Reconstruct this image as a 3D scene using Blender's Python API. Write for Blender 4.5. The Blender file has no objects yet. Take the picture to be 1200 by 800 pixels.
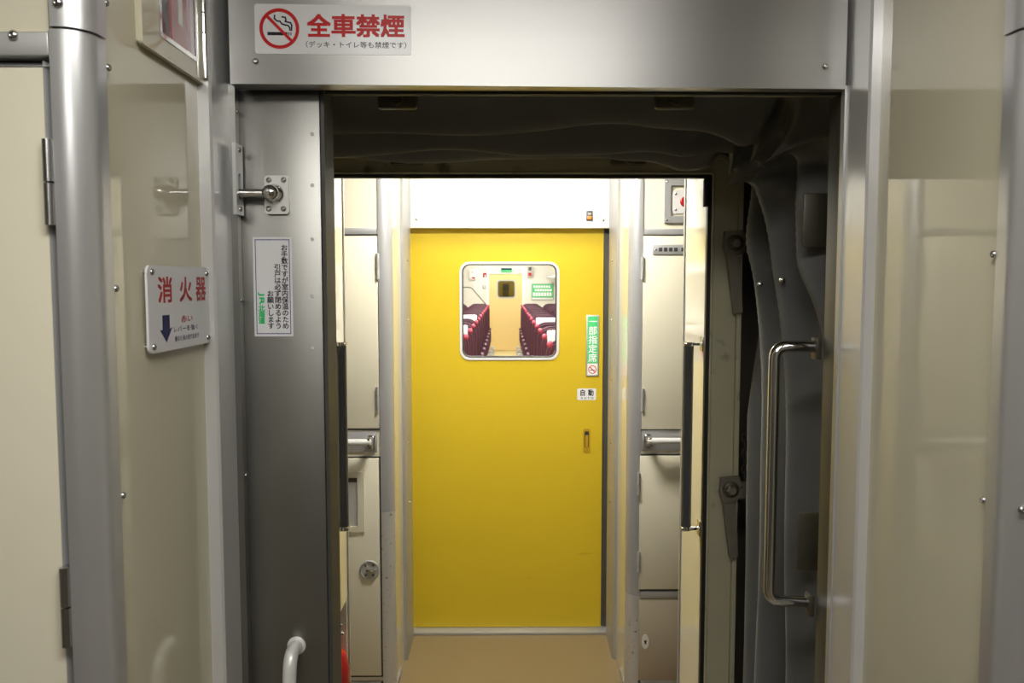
import bpy, bmesh, math, random
from mathutils import Vector, Matrix, noise
random.seed(7)
S = bpy.context.scene
C = S.collection
PI = math.pi

# ------------------------------------------------------------------ camera, exposure, world
H = 1.61                      # eye height
F = 960.0                     # focal length in pixels of a 1200 px wide frame
cd = bpy.data.cameras.new('camera'); cam = bpy.data.objects.new('camera', cd); C.objects.link(cam)
cd.sensor_width = 36.0; cd.lens = 36.0 * F / 1200.0; cd.clip_start = 0.02; cd.clip_end = 100
cam.location = (0, 0, H)
cam.rotation_euler = (PI / 2 - math.atan(69 / F), 0, -math.atan(8 / F))
cd.dof.use_dof = True; cd.dof.focus_distance = 1.9; cd.dof.aperture_fstop = 13.0
S.camera = cam
S.view_settings.view_transform = 'Standard'; S.view_settings.look = 'None'
S.view_settings.gamma = 1.0; S.view_settings.use_curve_mapping = False
S.view_settings.exposure = 0.0
w = bpy.data.worlds.new('world'); S.world = w; w.use_nodes = True
w.node_tree.nodes['Background'].inputs[0].default_value = (0.02, 0.02, 0.022, 1)
w.node_tree.nodes['Background'].inputs[1].default_value = 0.2
# lamp strengths (radiance of the diffusers)
NEAR_LAMP = 18.0
REAR_FILL = 20.0  # added fill behind the camera
FAR_LAMP = 20.0
FAR_DECK_LAMP = 135.0
SALOON_LAMP = 29.0

MC = cam.rotation_euler.to_matrix()
def ray(px, py): return MC @ Vector(((px - 600) / F, (400 - py) / F, -1))
def P(px, py, Y):             # point of the plane y = Y seen at a pixel
    d = ray(px, py); k = Y / d.y; return (d.x * k, H + d.z * k)
def PX(px, py, X):            # point (y, z) of the plane x = X seen at a pixel
    d = ray(px, py); k = X / d.x; return (d.y * k, H + d.z * k)
def R(px0, py0, px1, py1, Y): # rectangle x0, x1, z0, z1 on the plane y = Y
    x0, z1 = P(px0, py0, Y); x1, z0 = P(px1, py1, Y); return x0, x1, z0, z1

# ------------------------------------------------------------------ materials
def srgb(r, g, b):
    f = lambda c: c / 12.92 if c <= .04045 else ((c + .055) / 1.055) ** 2.4
    return (f(r / 255), f(g / 255), f(b / 255), 1)
def mat(name, col, rough=.5, metal=0., var=.0, scale=6., stretch=(1, 1, 1), bump=0., bscale=200., bstretch=(1, 1, 1),
        aniso=0., arot=0., coat=0., spec=.5, rvar=0., dirt=None, dscale=30., dlo=.62, dhi=.72, dstretch=(1, 1, 1)):
    m = bpy.data.materials.new(name); m.use_nodes = True
    nt = m.node_tree; N = nt.nodes; L = nt.links; b = N['Principled BSDF']
    b.inputs['Base Color'].default_value = col; b.inputs['Roughness'].default_value = rough
    b.inputs['Metallic'].default_value = metal; b.inputs['Specular IOR Level'].default_value = spec
    b.inputs['Coat Weight'].default_value = coat; b.inputs['Coat Roughness'].default_value = .06
    tc = N.new('ShaderNodeTexCoord')
    def nz(sc, st, detail=4):
        mp = N.new('ShaderNodeMapping'); mp.inputs['Scale'].default_value = st; L.new(tc.outputs['Object'], mp.inputs[0])
        n = N.new('ShaderNodeTexNoise'); n.inputs['Scale'].default_value = sc; n.inputs['Detail'].default_value = detail
        L.new(mp.outputs[0], n.inputs['Vector']); return n
    colout = None
    if var or rvar:
        n = nz(scale, stretch)
        if var:
            mx = N.new('ShaderNodeMix'); mx.data_type = 'RGBA'
            mx.inputs[6].default_value = tuple(c * (1 - var) for c in col[:3]) + (1,)
            mx.inputs[7].default_value = tuple(min(1, c * (1 + var)) for c in col[:3]) + (1,)
            L.new(n.outputs[0], mx.inputs[0]); L.new(mx.outputs[2], b.inputs['Base Color']); colout = mx.outputs[2]
        if rvar:
            mr = N.new('ShaderNodeMapRange'); mr.inputs[1].default_value = .3; mr.inputs[2].default_value = .7
            mr.inputs[3].default_value = rough - rvar; mr.inputs[4].default_value = rough + rvar
            L.new(n.outputs[0], mr.inputs[0]); L.new(mr.outputs[0], b.inputs['Roughness'])
    if dirt:
        n = nz(dscale, dstretch, 6)
        mr = N.new('ShaderNodeMapRange'); mr.inputs[1].default_value = dlo; mr.inputs[2].default_value = dhi
        L.new(n.outputs[0], mr.inputs[0])
        mx = N.new('ShaderNodeMix'); mx.data_type = 'RGBA'; mx.inputs[6].default_value = col; mx.inputs[7].default_value = dirt
        if colout: L.new(colout, mx.inputs[6])
        L.new(mr.outputs[0], mx.inputs[0]); L.new(mx.outputs[2], b.inputs['Base Color'])
    if bump:
        n = nz(bscale, bstretch)
        bp = N.new('ShaderNodeBump'); bp.inputs['Strength'].default_value = bump; bp.inputs['Distance'].default_value = .002
        L.new(n.outputs[0], bp.inputs['Height']); L.new(bp.outputs[0], b.inputs['Normal'])
    if aniso:
        b.inputs['Anisotropic'].default_value = aniso; b.inputs['Anisotropic Rotation'].default_value = arot
        t = N.new('ShaderNodeTangent'); t.direction_type = 'RADIAL'; t.axis = 'Z'
        L.new(t.outputs[0], b.inputs['Tangent'])
    return m
def emit(name, col, st):
    m = bpy.data.materials.new(name); m.use_nodes = True
    b = m.node_tree.nodes['Principled BSDF']; b.inputs['Base Color'].default_value = col
    b.inputs['Emission Color'].default_value = col; b.inputs['Emission Strength'].default_value = st
    return m
def glassmat(name, tint=(1, 1, 1, 1)):
    m = bpy.data.materials.new(name); m.use_nodes = True; nt = m.node_tree; N = nt.nodes; L = nt.links
    out = N['Material Output']; N.remove(N['Principled BSDF'])
    tr = N.new('ShaderNodeBsdfTransparent'); tr.inputs[0].default_value = tint
    gl = N.new('ShaderNodeBsdfGlossy'); gl.inputs['Roughness'].default_value = .02
    fr = N.new('ShaderNodeFresnel'); fr.inputs[0].default_value = 1.5
    mx = N.new('ShaderNodeMixShader'); ge = N.new('ShaderNodeNewGeometry'); mu = N.new('ShaderNodeMath'); mu.operation = 'MULTIPLY'; iv = N.new('ShaderNodeMath'); iv.operation = 'SUBTRACT'; iv.inputs[0].default_value = 1
    L.new(ge.outputs['Backfacing'], iv.inputs[1]); L.new(fr.outputs[0], mu.inputs[0]); L.new(iv.outputs[0], mu.inputs[1])
    L.new(mu.outputs[0], mx.inputs[0]); L.new(tr.outputs[0], mx.inputs[1]); L.new(gl.outputs[0], mx.inputs[2])
    L.new(mx.outputs[0], out.inputs[0]); return m

M = {}
CREAM = srgb(212, 206, 184)
M['cream'] = mat('cream laminate', CREAM, .22, var=.02, scale=3, spec=.5)
M['cream_gloss'] = mat('glossy cream laminate', srgb(208, 202, 178), .025, var=.02, scale=3, spec=.55)
M['cream_matt'] = mat('matt cream door paint', srgb(214, 208, 186), .42, var=.02, scale=3, spec=.35)
M['alu'] = mat('brushed aluminium', (.68, .68, .69, 1), .30, .72, var=.04, scale=3, stretch=(1, 1, .2), aniso=.6)
M['alu_trim'] = mat('anodised aluminium door trim', (.72, .72, .725, 1), .27, .45, var=.03, scale=4, aniso=.6)
M['alu_flat'] = mat('satin aluminium', (.52, .52, .515, 1), .42, .6, var=.04, scale=4)
M['alu_far'] = mat('pale satin aluminium', (.44, .44, .445, 1), .40, .6, var=.04, scale=4)
M['alu_worn'] = mat('worn aluminium corner', (.52, .51, .49, 1), .45, .5, dirt=(.25, .22, .17, 1), dscale=70, dlo=.62, dhi=.70)
M['steel'] = mat('brushed stainless steel', (.36, .355, .345, 1), .36, .85, var=.06, scale=4, stretch=(.3, 1, 4), aniso=.5, arot=.25)
M['steel_v'] = mat('upright brushed stainless steel', (.275, .27, .255, 1), .38, .95, var=.12, scale=3.2, rvar=.04)
M['steel_dark'] = mat('dull dark steel', (.075, .073, .066, 1), .5, .25, var=.12, scale=9, spec=.35)
M['chrome'] = mat('polished chrome', (.72, .72, .72, 1), .10, 1.)
M['zinc'] = mat('zinc screw metal', (.55, .55, .55, 1), .25, 1.)
M['castal'] = mat('pale cast metal', (.78, .78, .76, 1), .36, .25, var=.03)
M['black'] = mat('black rubber', (.012, .012, .012, 1), .45)
M['gap'] = mat('dark joint sealant', (.02, .02, .018, 1), .7)
M['grip'] = mat('dark grey bar coating', (.11, .11, .108, 1), .26, .3)
M['yellow'] = mat('yellow door paint', srgb(202, 174, 38), .38, var=.05, scale=2.5, stretch=(1, 1, 2.5), spec=.35,
                  dirt=srgb(150, 112, 12), dscale=7, dlo=.71, dhi=.85, dstretch=(.6, 1, 5))
M['yellow_dark'] = mat('yellow recess paint', srgb(170, 135, 14), .5, var=.1)
M['white'] = mat('white enamel', srgb(236, 236, 232), .35, var=.01)
M['plate'] = mat('white sign plate', srgb(222, 220, 222), .10, var=.01, spec=.5)
M['sticker'] = mat('white sticker film', srgb(226, 226, 228), .22, var=.01)
M['red_ink'] = mat('red print', srgb(196, 34, 36), .3, spec=.15)
M['dull_red_ink'] = mat('dull red print', srgb(176, 44, 48), .3, spec=.15)
M['navy_ink'] = mat('navy print', srgb(24, 30, 84), .3, spec=.15)
M['violet_ink'] = mat('violet border print', srgb(92, 86, 140), .35, spec=.15)
M['black_ink'] = mat('black print', srgb(30, 28, 40), .35, spec=.15)
M['green_ink'] = mat('green print', srgb(50, 190, 110), .35, spec=.15)
M['green_plate'] = mat('green plate enamel', srgb(74, 196, 118), .35)
M['white_ink'] = mat('white print', srgb(240, 240, 240), .35, spec=.15)
M['outer'] = mat('dull taupe outer wall', srgb(112, 106, 94), .5)
M['floor_near'] = mat('brown sheet vinyl', srgb(112, 98, 76), .35, var=.07, scale=260)
M['floor'] = mat('beige sheet vinyl', srgb(134, 116, 84), .30, var=.07, scale=260, spec=.4)
M['brown'] = mat('brown speckled kick panel', srgb(166, 154, 134), .45, var=.12, scale=240)
M['fabric'] = mat('grey coated bellows cloth', (.27, .27, .265, 1), .46, var=.16, scale=7, spec=.4, bump=.12, bscale=26)
nt = M['fabric'].node_tree; at = nt.nodes.new('ShaderNodeAttribute'); at.attribute_name = 'crease_tone'  # cloth colour made paler along the fold creases so they stand out
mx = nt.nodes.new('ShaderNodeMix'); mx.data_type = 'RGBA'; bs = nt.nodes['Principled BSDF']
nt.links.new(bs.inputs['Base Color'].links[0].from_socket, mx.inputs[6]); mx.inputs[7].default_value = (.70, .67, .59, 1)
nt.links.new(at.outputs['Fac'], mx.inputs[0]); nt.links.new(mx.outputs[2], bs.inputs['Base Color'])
M['frame_paint'] = mat('drab greenish frame paint', srgb(176, 171, 144), .42, var=.14, scale=9, spec=.45, dirt=srgb(66, 60, 46), dscale=14, dlo=.60, dhi=.78)
M['dark_fit'] = mat('grimy dark fitting', srgb(74, 70, 58), .45, .3, var=.2, scale=30)
M['lever'] = mat('drab painted lever', srgb(118, 112, 98), .40, .15, var=.15, scale=25, dirt=srgb(60, 54, 44), dscale=50)
M['red'] = mat('red enamel', srgb(160, 26, 28), .25)
M['dark_panel'] = mat('dark grey panel', (.05, .05, .055, 1), .35)
M['orange'] = mat('orange lens', srgb(240, 130, 40), .3)
M['maroon'] = mat('maroon seat moquette', srgb(104, 52, 66), .75, var=.18, scale=60)
M['maroon_dark'] = mat('dark plum seat shell', srgb(86, 46, 60), .55, var=.1, scale=30)
M['rose'] = mat('rose shoulder grip', srgb(178, 70, 88), .25)
M['linen'] = mat('white headrest linen', srgb(240, 240, 238), .8)
M['grey_plastic'] = mat('pale grey plastic', srgb(176, 174, 168), .5)
M['saloon_wall'] = mat('ivory saloon panelling', srgb(226, 223, 208), .4, var=.02)
M['saloon_door'] = mat('buff door laminate', srgb(226, 196, 128), .4, var=.03, scale=20)
M['saloon_floor'] = mat('buff vinyl', srgb(206, 188, 130), .35, var=.05, scale=60)
M['olive'] = mat('olive painted partition', srgb(150, 132, 62), .5, var=.1)
M['ceiling'] = mat('white ceiling laminate', srgb(228, 226, 216), .45, var=.01)
M['pink'] = mat('pale pink card', srgb(226, 190, 206), .5)
M['glow_near'] = emit('near lamp diffuser', (1, .98, .93, 1), NEAR_LAMP)
M['glow_rear_fill'] = emit('added rear fill diffuser', (1, .98, .93, 1), REAR_FILL)
M['glow_deck'] = emit('far deck lamp diffuser', (1, .97, .90, 1), FAR_DECK_LAMP)
M['glow_far'] = emit('far lamp diffuser', (1, .96, .87, 1), FAR_LAMP)
M['glow_saloon'] = emit('saloon tube diffuser', (1, .99, .96, 1), SALOON_LAMP)
M['glass'] = glassmat('clear window glass')
M['smoke_glass'] = glassmat('tinted door glass', (.55, .54, .45, 1))

# ------------------------------------------------------------------ mesh helpers
class Plane:                  # a flat placement: u to the right, v up, n towards the reader
    def __init__(s, o, u, v=(0, 0, 1)):
        s.o, s.u, s.v = Vector(o), Vector(u).normalized(), Vector(v).normalized(); s.n = s.u.cross(s.v)
    def at(s, a, b, d=0.): return s.o + s.u * a + s.v * b + s.n * d
def front(Y): return Plane((0, Y, 0), (1, 0, 0))          # faces -Y, u = x, v = z
class MB:
    def __init__(s): s.b = bmesh.new()
    def box(s, x0, x1, y0, y1, z0, z1, bev=0., seg=2):
        if x1 < x0: x0, x1 = x1, x0
        if y1 < y0: y0, y1 = y1, y0
        if z1 < z0: z0, z1 = z1, z0
        t = bmesh.new(); bmesh.ops.create_cube(t, size=1)
        for v in t.verts: v.co = Vector(((x0 + x1) / 2 + v.co.x * (x1 - x0), (y0 + y1) / 2 + v.co.y * (y1 - y0), (z0 + z1) / 2 + v.co.z * (z1 - z0)))
        if bev: bmesh.ops.bevel(t, geom=list(t.edges), offset=min(bev, .49 * min(x1 - x0, y1 - y0, z1 - z0)), segments=seg, affect='EDGES', profile=.5)
        return s.add(t)
    def add(s, t, m=None):
        if m is not None: bmesh.ops.transform(t, matrix=m, verts=list(t.verts))
        me = bpy.data.meshes.new('tmp'); t.to_mesh(me); t.free(); s.b.from_mesh(me); bpy.data.meshes.remove(me); return s
    def cyl(s, p0, p1, r, r1=None, n=20, cap=True):
        p0, p1 = Vector(p0), Vector(p1); d = p1 - p0; t = bmesh.new()
        bmesh.ops.create_cone(t, cap_ends=cap, segments=n, radius1=r, radius2=r if r1 is None else r1, depth=d.length)
        return s.add(t, Matrix.Translation((p0 + p1) / 2) @ d.to_track_quat('Z', 'Y').to_matrix().to_4x4())
    def ball(s, c, r, sc=(1, 1, 1), n=16):
        t = bmesh.new(); bmesh.ops.create_uvsphere(t, u_segments=n, v_segments=max(6, n // 2), radius=r)
        return s.add(t, Matrix.Translation(c) @ Matrix.Diagonal((*sc, 1)))
    def tube(s, pts, r, n=12, fillet=0., flat=None, cap=True):
        pts = [Vector(p) for p in pts]
        if fillet:
            q = [pts[0]]
            for a, b, c in zip(pts, pts[1:], pts[2:]):
                d0, d1 = (a - b), (c - b); f0 = min(fillet, d0.length * .49); f1 = min(fillet, d1.length * .49)
                A, B = b + d0.normalized() * f0, b + d1.normalized() * f1
                for k in range(7):
                    t = k / 6; q.append(A * (1 - t) ** 2 + b * 2 * t * (1 - t) + B * t * t)
            q.append(pts[-1]); pts = q
        rings = []; up = None
        for i, p in enumerate(pts):
            d = (pts[min(i + 1, len(pts) - 1)] - pts[max(i - 1, 0)]).normalized()
            if up is None: up = d.orthogonal().normalized()
            up = (up - d * up.dot(d)).normalized(); sd = d.cross(up)
            rings.append([s.b.verts.new(p + (up * math.cos(a) + sd * math.sin(a)) * r) for a in (2 * PI * k / n for k in range(n))])
        for a, b in zip(rings, rings[1:]):
            for k in range(n): s.b.faces.new((a[k], a[(k + 1) % n], b[(k + 1) % n], b[k]))
        if cap: s.b.faces.new(rings[0][::-1]); s.b.faces.new(rings[-1])
        return s
    def prism(s, pts, ext):    # closed polygon (3-D points) pushed along ext
        ext = Vector(ext); a = [s.b.verts.new(Vector(p)) for p in pts]; b = [s.b.verts.new(Vector(p) + ext) for p in pts]
        n = len(a); s.b.faces.new(a[::-1]); s.b.faces.new(b)
        for k in range(n): s.b.faces.new((a[k], a[(k + 1) % n], b[(k + 1) % n], b[k]))
        return s
    def flat(s, pl, pts, d=0., th=.0006): return s.prism([pl.at(u, v, d) for u, v in pts], pl.n * th)
    def lathe(s, pl, c, prof, n=28):   # profile of (radius, height along n) about a point of a plane
        rings = []
        for r, h in prof:
            rings.append([s.b.verts.new(pl.at(c[0] + r * math.cos(2 * PI * k / n), c[1] + r * math.sin(2 * PI * k / n), h)) for k in range(n)])
        for a, b in zip(rings, rings[1:]):
            for k in range(n): s.b.faces.new((a[k], a[(k + 1) % n], b[(k + 1) % n], b[k]))
        s.b.faces.new(rings[0][::-1]); s.b.faces.new(rings[-1]); return s
    def holed(s, pl, outer, inner, d0, d1):   # plate with a hole, between two distances along n
        t = bmesh.new(); E = []
        for loop in (outer, inner):
            vs = [t.verts.new(pl.at(u, v, d0)) for u, v in loop]
            E += [t.edges.new((vs[k], vs[(k + 1) % len(vs)])) for k in range(len(vs))]
        bmesh.ops.triangle_fill(t, use_beauty=True, edges=E)
        r = bmesh.ops.extrude_face_region(t, geom=list(t.faces))
        bmesh.ops.translate(t, verts=[v for v in r['geom'] if isinstance(v, bmesh.types.BMVert)], vec=pl.n * (d1 - d0))
        return s.add(t)
    def screw(s, pl, u, v, r=.004, d=0.):
        s.lathe(pl, (u, v), [(r, d - .0005), (r, d + r * .25), (r * .8, d + r * .55), (r * .42, d + r * .72), (r * .40, d + r * .45)], 14); return s
def rrect(x0, x1, z0, z1, r, n=6):
    o = []
    for cx, cz, a in ((x1 - r, z1 - r, 0), (x0 + r, z1 - r, 90), (x0 + r, z0 + r, 180), (x1 - r, z0 + r, 270)):
        for k in range(n + 1):
            t = math.radians(a + 90 * k / n); o.append((cx + r * math.cos(t), cz + r * math.sin(t)))
    return o
def rect(x0, x1, z0, z1): return [(x0, z0), (x1, z0), (x1, z1), (x0, z1)]
def circ(cx, cz, r, n=32): return [(cx + r * math.cos(2 * PI * k / n), cz + r * math.sin(2 * PI * k / n)) for k in range(n)]

WL = {}                        # world location of every parent
def obj(name, mb, m, parent=None, label=None, smooth=40):
    bm = mb.b if isinstance(mb, MB) else mb
    bmesh.ops.recalc_face_normals(bm, faces=list(bm.faces))
    if parent is None:
        lo = Vector([min(v.co[i] for v in bm.verts) for i in range(3)]); hi = Vector([max(v.co[i] for v in bm.verts) for i in range(3)])
        loc = Vector(((lo.x + hi.x) / 2, (lo.y + hi.y) / 2, lo.z))
    else: loc = WL[parent.name]
    bmesh.ops.translate(bm, verts=list(bm.verts), vec=-loc)
    me = bpy.data.meshes.new(name); bm.to_mesh(me); bm.free()
    me.materials.append(M[m])
    if smooth:
        me.shade_smooth(); me.set_sharp_from_angle(angle=math.radians(smooth))
    o = bpy.data.objects.new(name, me); C.objects.link(o)
    if parent is None: o.location = loc; WL[o.name] = loc
    else: o.parent = parent; WL[o.name] = loc
    if label: o['label'] = label
    return o
def thing(name, label, cat, loc, group=None):
    o = bpy.data.objects.new(name, None); C.objects.link(o); o.location = loc; o.empty_display_size = .05; WL[o.name] = Vector(loc)
    return tag(o, label, cat, group)
def tag(o, label, cat, group=None):
    o['label'] = label; o['category'] = cat
    if group: o['group'] = group
    return o
def struct(name, mb, m, smooth=40):
    o = obj(name, mb, m, None, None, smooth); o['kind'] = 'structure'; return o
def sroot(name, loc):
    o = bpy.data.objects.new(name, None); C.objects.link(o); o.location = loc; o['kind'] = 'structure'; WL[o.name] = Vector(loc); return o

def glyphs(body, weight=0., res=3):
    c = bpy.data.curves.new('t', 'FONT'); c.body = body; c.offset = weight; c.resolution_u = res
    o = bpy.data.objects.new('t', c); C.objects.link(o); bpy.context.view_layer.update()
    me = bpy.data.meshes.new_from_object(o.evaluated_get(bpy.context.evaluated_depsgraph_get()))
    vs = [v.co.copy() for v in me.vertices]; fs = [tuple(p.vertices) for p in me.polygons]
    bpy.data.objects.remove(o); bpy.data.curves.remove(c); bpy.data.meshes.remove(me); return vs, fs
def put(mb, vs, fs, f):
    nv = [mb.b.verts.new(f(v)) for v in vs]
    for q in fs:
        try: mb.b.faces.new([nv[k] for k in q])
        except ValueError: pass
BOLD = ((0, 0), (1, 1), (-1, 1), (1, -1), (-1, -1))
def line_text(mb, pl, body, u0, u1, v0, v1, d, weight=0.):    # text fitted to a box
    vs, fs = glyphs(body)
    x0 = min(v.x for v in vs); x1 = max(v.x for v in vs); y0 = min(v.y for v in vs); y1 = max(v.y for v in vs)
    for i, (ox, oy) in enumerate(BOLD if weight else BOLD[:1]):
        put(mb, vs, fs, lambda v: pl.at(u0 + (v.x + ox * weight - x0) / (x1 - x0) * (u1 - u0), v0 + (v.y + oy * weight - y0) / (y1 - y0) * (v1 - v0), d + i * 1e-5))
    return mb
def column_text(mb, pl, body, uc, v1, v0, cell, d, weight=0., wide=1.):   # vertical writing from v1 down to v0
    n = len(body); step = (v1 - v0) / n
    for k, ch in enumerate(body):
        vs, fs = glyphs(ch); vc = v1 - step * (k + .5)
        for i, (ox, oy) in enumerate(BOLD if weight else BOLD[:1]):
            put(mb, vs, fs, lambda v: pl.at(uc + (v.x + ox * weight - .48) * cell * wide, vc + (v.y + oy * weight - .38) * cell, d + i * 1e-5))
    return mb

# ------------------------------------------------------------------ dimensions of the place
XL, XR = -.4435, .545           # side walls of the near corridor
XTL, XTR = -.424, .528         # faces of the aluminium door trims
YF = .88                       # near facing walls
CEIL = 2.26
Y_P = 1.30                     # steel jamb panel
Y_FR = 2.10                    # far gangway frame
Y_FW = 3.08                    # facing walls of the far vestibule
Y_D = 3.70                     # yellow door
FXL, FXR = -.432, .474         # side walls of the far corridor
SAL0, SAL1 = 3.78, 19.4        # saloon

# ------------------------------------------------------------------ near vestibule shell
struct('floor', MB().box(-1.4, 1.4, -2.0, 1.42, -.06, 0), 'floor_near')
struct('ceiling', MB().box(-1.4, 1.4, -2.0, 1.42, CEIL, CEIL + .05), 'ceiling')
struct('wall_back', MB().box(-1.4, 1.4, -2.05, -2.0, 0, CEIL), 'outer')
struct('wall_outer_left', MB().box(-1.45, -1.4, -2.05, 1.5, 0, CEIL), 'outer')
struct('wall_outer_right', MB().box(1.4, 1.45, -2.05, 1.5, 0, CEIL), 'outer')
struct('wall_left', MB().box(XL - .03, XL, YF + .045, 1.298, 0, CEIL), 'cream_gloss')
struct('wall_right', MB().box(XR, XR + .03, YF + .023, 1.298, 0, CEIL), 'cream_gloss')
# facing wall on the left: opening for the cream door
zt = P(30, 72, YF)[1]; zfr0 = P(30, 66, YF)[1]; zfr1 = P(30, 37, YF)[1]
xdr = XL + .006 - .037 - .0005
struct('wall_front_left', MB().box(-1.4, xdr - .001, YF, YF + .03, zfr1, CEIL).box(-1.4, -1.24, YF, YF + .03, 0, zfr1), 'cream_matt')
struct('wall_front_right', MB().box(XR + .030, 1.4, YF - .022, YF + .01, 0, CEIL), 'cream_matt')
struct('wall_end_left', MB().box(-1.4, XL - .035, 1.325, 1.36, 0, CEIL), 'outer')
struct('wall_end_right', MB().box(XR + .035, 1.4, 1.325, 1.36, 0, CEIL), 'outer')

# rounded corner posts: quarter-round extrusions with side flanges
def post_profile(xs, sgn, ya, grow=0., flat=.007, r=.030, fl=.016):
    # xs: side wall face; sgn=+1 when the corridor lies at +x of the post
    p = []; g = grow; cx = xs + sgn * (.006 + g) - sgn * r; cy = ya - .004 - g + r
    p.append((cx - sgn * flat, cy - r)); 
    for k in range(13):
        a = PI / 2 * k / 12; p.append((cx + sgn * r * math.sin(a), cy - r * math.cos(a)))
    p.append((xs + sgn * (.006 + g), cy + fl)); p.append((xs, cy + fl)); p.append((xs, cy)); p.append((cx - sgn * flat, cy))
    return p
def post(name, xs, sgn, ya, zj, m, z1=CEIL, z0=0.):
    root = sroot(name, (xs, ya, z0))
    a = MB().prism([(x, y, z0) for x, y in post_profile(xs, sgn, ya)], (0, 0, zj - .0015 - z0)); obj('post_shaft', a, m, root, smooth=25)
    b = MB().prism([(x, y, zj) for x, y in post_profile(xs, sgn, ya, .003)], (0, 0, z1 - zj)); obj('post_upper_sleeve', b, m, root, smooth=25)
    return root
zj = P(80, 33, YF)[1]
pl_ = post('trim_1', XL, 1, YF, zj, 'alu')
pr_ = post('trim_2', XR, -1, YF - .022, zj, 'alu')
def screws(root, spots, pl, r=.0045, d=0., m='zinc', name='screw'):
    for u, v in spots: obj(name, MB().screw(pl, u, v, r, d), m, root)
fp = front(YF - .007)
screws(pl_, [P(72, 6, YF)], fp, .0055)
LW = Plane((XL + .0062, 0, 0), (0, 1, 0))                 # left wall reader plane: u = y, v = z, n = +x
RW = Plane((XR - .0062, 0, 0), (0, -1, 0))                # right wall: u = -y, n = -x
yy = YF + .046
screws(pl_, [(yy, PX(133, py, XL)[1]) for py in (14, 86, 338, 583)], LW, .004)
screws(pr_, [(-(yy - .022), PX(1168, py, XR)[1]) for py in (298, 590)], RW, .004)
screws(pr_, [P(1197, 597, YF - .026)], front(YF - .027), .0045)

# cream door on the left with its frame and lift-off hinges
d = sroot('door_2', ((-1.24 + xdr) / 2, YF, 0))
xa = P(62, 250, YF)[0]
m_ = MB().box(-1.24, xdr, YF - .004, YF + .03, zfr0, zfr1 - .001, .002); obj('frame_head', m_, 'alu_flat', d)
screws(d, [P(19, 43, YF)], front(YF - .005), .0052)
obj('frame_lining', MB().box(-1.24, xdr, YF + .02, YF + .05, 0, zfr0), 'gap', d)
xp = P(55, 250, YF)[0]
m_ = MB(); m_.box(-1.22, xp, YF + .004, YF + .02, .02, P(30, 77, YF)[1], .001); obj('door_leaf', m_, 'cream_matt', d)
zt = P(30, 70, YF)[1]
pfr = front(YF + .02)
m_ = MB()
m_.prism([(xp, YF + .003, .02), (xp + .007, YF + .012, .02), (xp + .007, YF + .02, .02), (xp, YF + .02, .02)], (0, 0, zt - .02))
m_.prism([(-1.22, YF + .003, P(30, 77, YF)[1]), (-1.22, YF + .012, zt), (-1.22, YF + .02, zt), (-1.22, YF + .02, P(30, 77, YF)[1])], (xp + .007 + 1.22, 0, 0))
obj('leaf_edging', m_, 'alu_flat', d)
for (px, ya, yb) in ((58.5, 164, 264), (79.5, 663, 755)):
    x, z1 = P(px, ya, YF); _, z0 = P(px, yb, YF); zm = (z0 + z1) / 2
    hx = xp + .0055
    h = MB().cyl((hx, YF - .004, z0), (hx, YF - .004, zm - .001), .0055).cyl((hx, YF - .004, zm + .001), (hx, YF - .004, z1), .0055)
    h.box(hx - .006, hx + .002, YF, YF + .01, z0, zm - .001).box(hx - .002, hx + .006, YF, YF + .01, zm + .001, z1)
    obj('hinge', h, 'zinc', d)

# aluminium corner trims each side of the doorway 
def corner_trim(name, xw, sgn):
    m_ = MB()
    xt = XTL if sgn > 0 else XTR
    m_.prism([(xw - sgn * .001, 1.206, 0), (xt - sgn * .003, 1.206, 0), (xt, 1.210, 0), (xt, 1.298, 0), (xw - sgn * .001, 1.298, 0)], (0, 0, CEIL))
    return struct(name, m_, 'alu_trim', 25)
corner_trim('trim_3', XL, 1); corner_trim('trim_4', XR, -1)

# ------------------------------------------------------------------ doorway: header, jambs, near gangway frame
xh0 = XTL + .014; xh1 = XTR - .006
zh = P(630, 101, 1.262)[1]
hd = sroot('trim_5', (0.05, 1.27, zh))
m_ = MB()
m_.prism([(xh0, 1.250, zh), (xh1, 1.276, zh), (xh1, 1.298, zh), (xh0, 1.290, zh)], (0, 0, CEIL - zh))
obj('header_panel', m_, 'steel', hd)
hu = Vector((xh1 - xh0, .026, 0)).normalized()
HP = Plane((xh0, 1.250, 0), hu)
def hpix(px, py):              # header-plane coordinates of a pixel
    dd = ray(px, py); n = HP.n; k = (HP.o - cam.location).dot(n) / dd.dot(n); p = cam.location + dd * k
    return ((p - HP.o).dot(HP.u), p.z)
screws(hd, [hpix(300, 72), hpix(967, 78)], HP, .0048, .0003)
struct('trim_6', MB().box(-.28, XTR + .004, 1.3005, 1.308, zh - .003, CEIL), 'gap')
# left: steel reveal and stainless jamb panel
struct('trim_7', MB().box(XTL - .001, XTL + .010, 1.282, Y_P - .001, 0, zh + .007), 'steel_v')
x0 = P(291, 400, Y_P)[0]; x1 = P(377, 300, Y_P)[0]
jp = sroot('wall_jamb_left', (x0, Y_P, 0))
obj('jamb_panel', MB().box(XTL - .015, x1, Y_P, Y_P + .068, 0, zh + .007, .0015), 'steel_v', jp)
ex = P(388, 300, Y_P + .068)[0]
obj('edge_strip', MB().box(x1 + .0005, x1 + .006, Y_P + .006, Y_P + .074, 0, zh + .007), 'steel_dark', jp)
JP = front(Y_P)
screws(jp, [P(366, 217, Y_P), P(366, 280, Y_P), P(366, 347, Y_P), P(366, 408, Y_P), P(366, 157, Y_P)], JP, .0032, -.0012, 'castal', 'rivet')
REV = Plane((XTL + .010, 0, 0), (0, 1, 0))
jr = [(1.2915, PX(287, py, XTL)[1]) for py in (141, 351, 552)]
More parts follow.
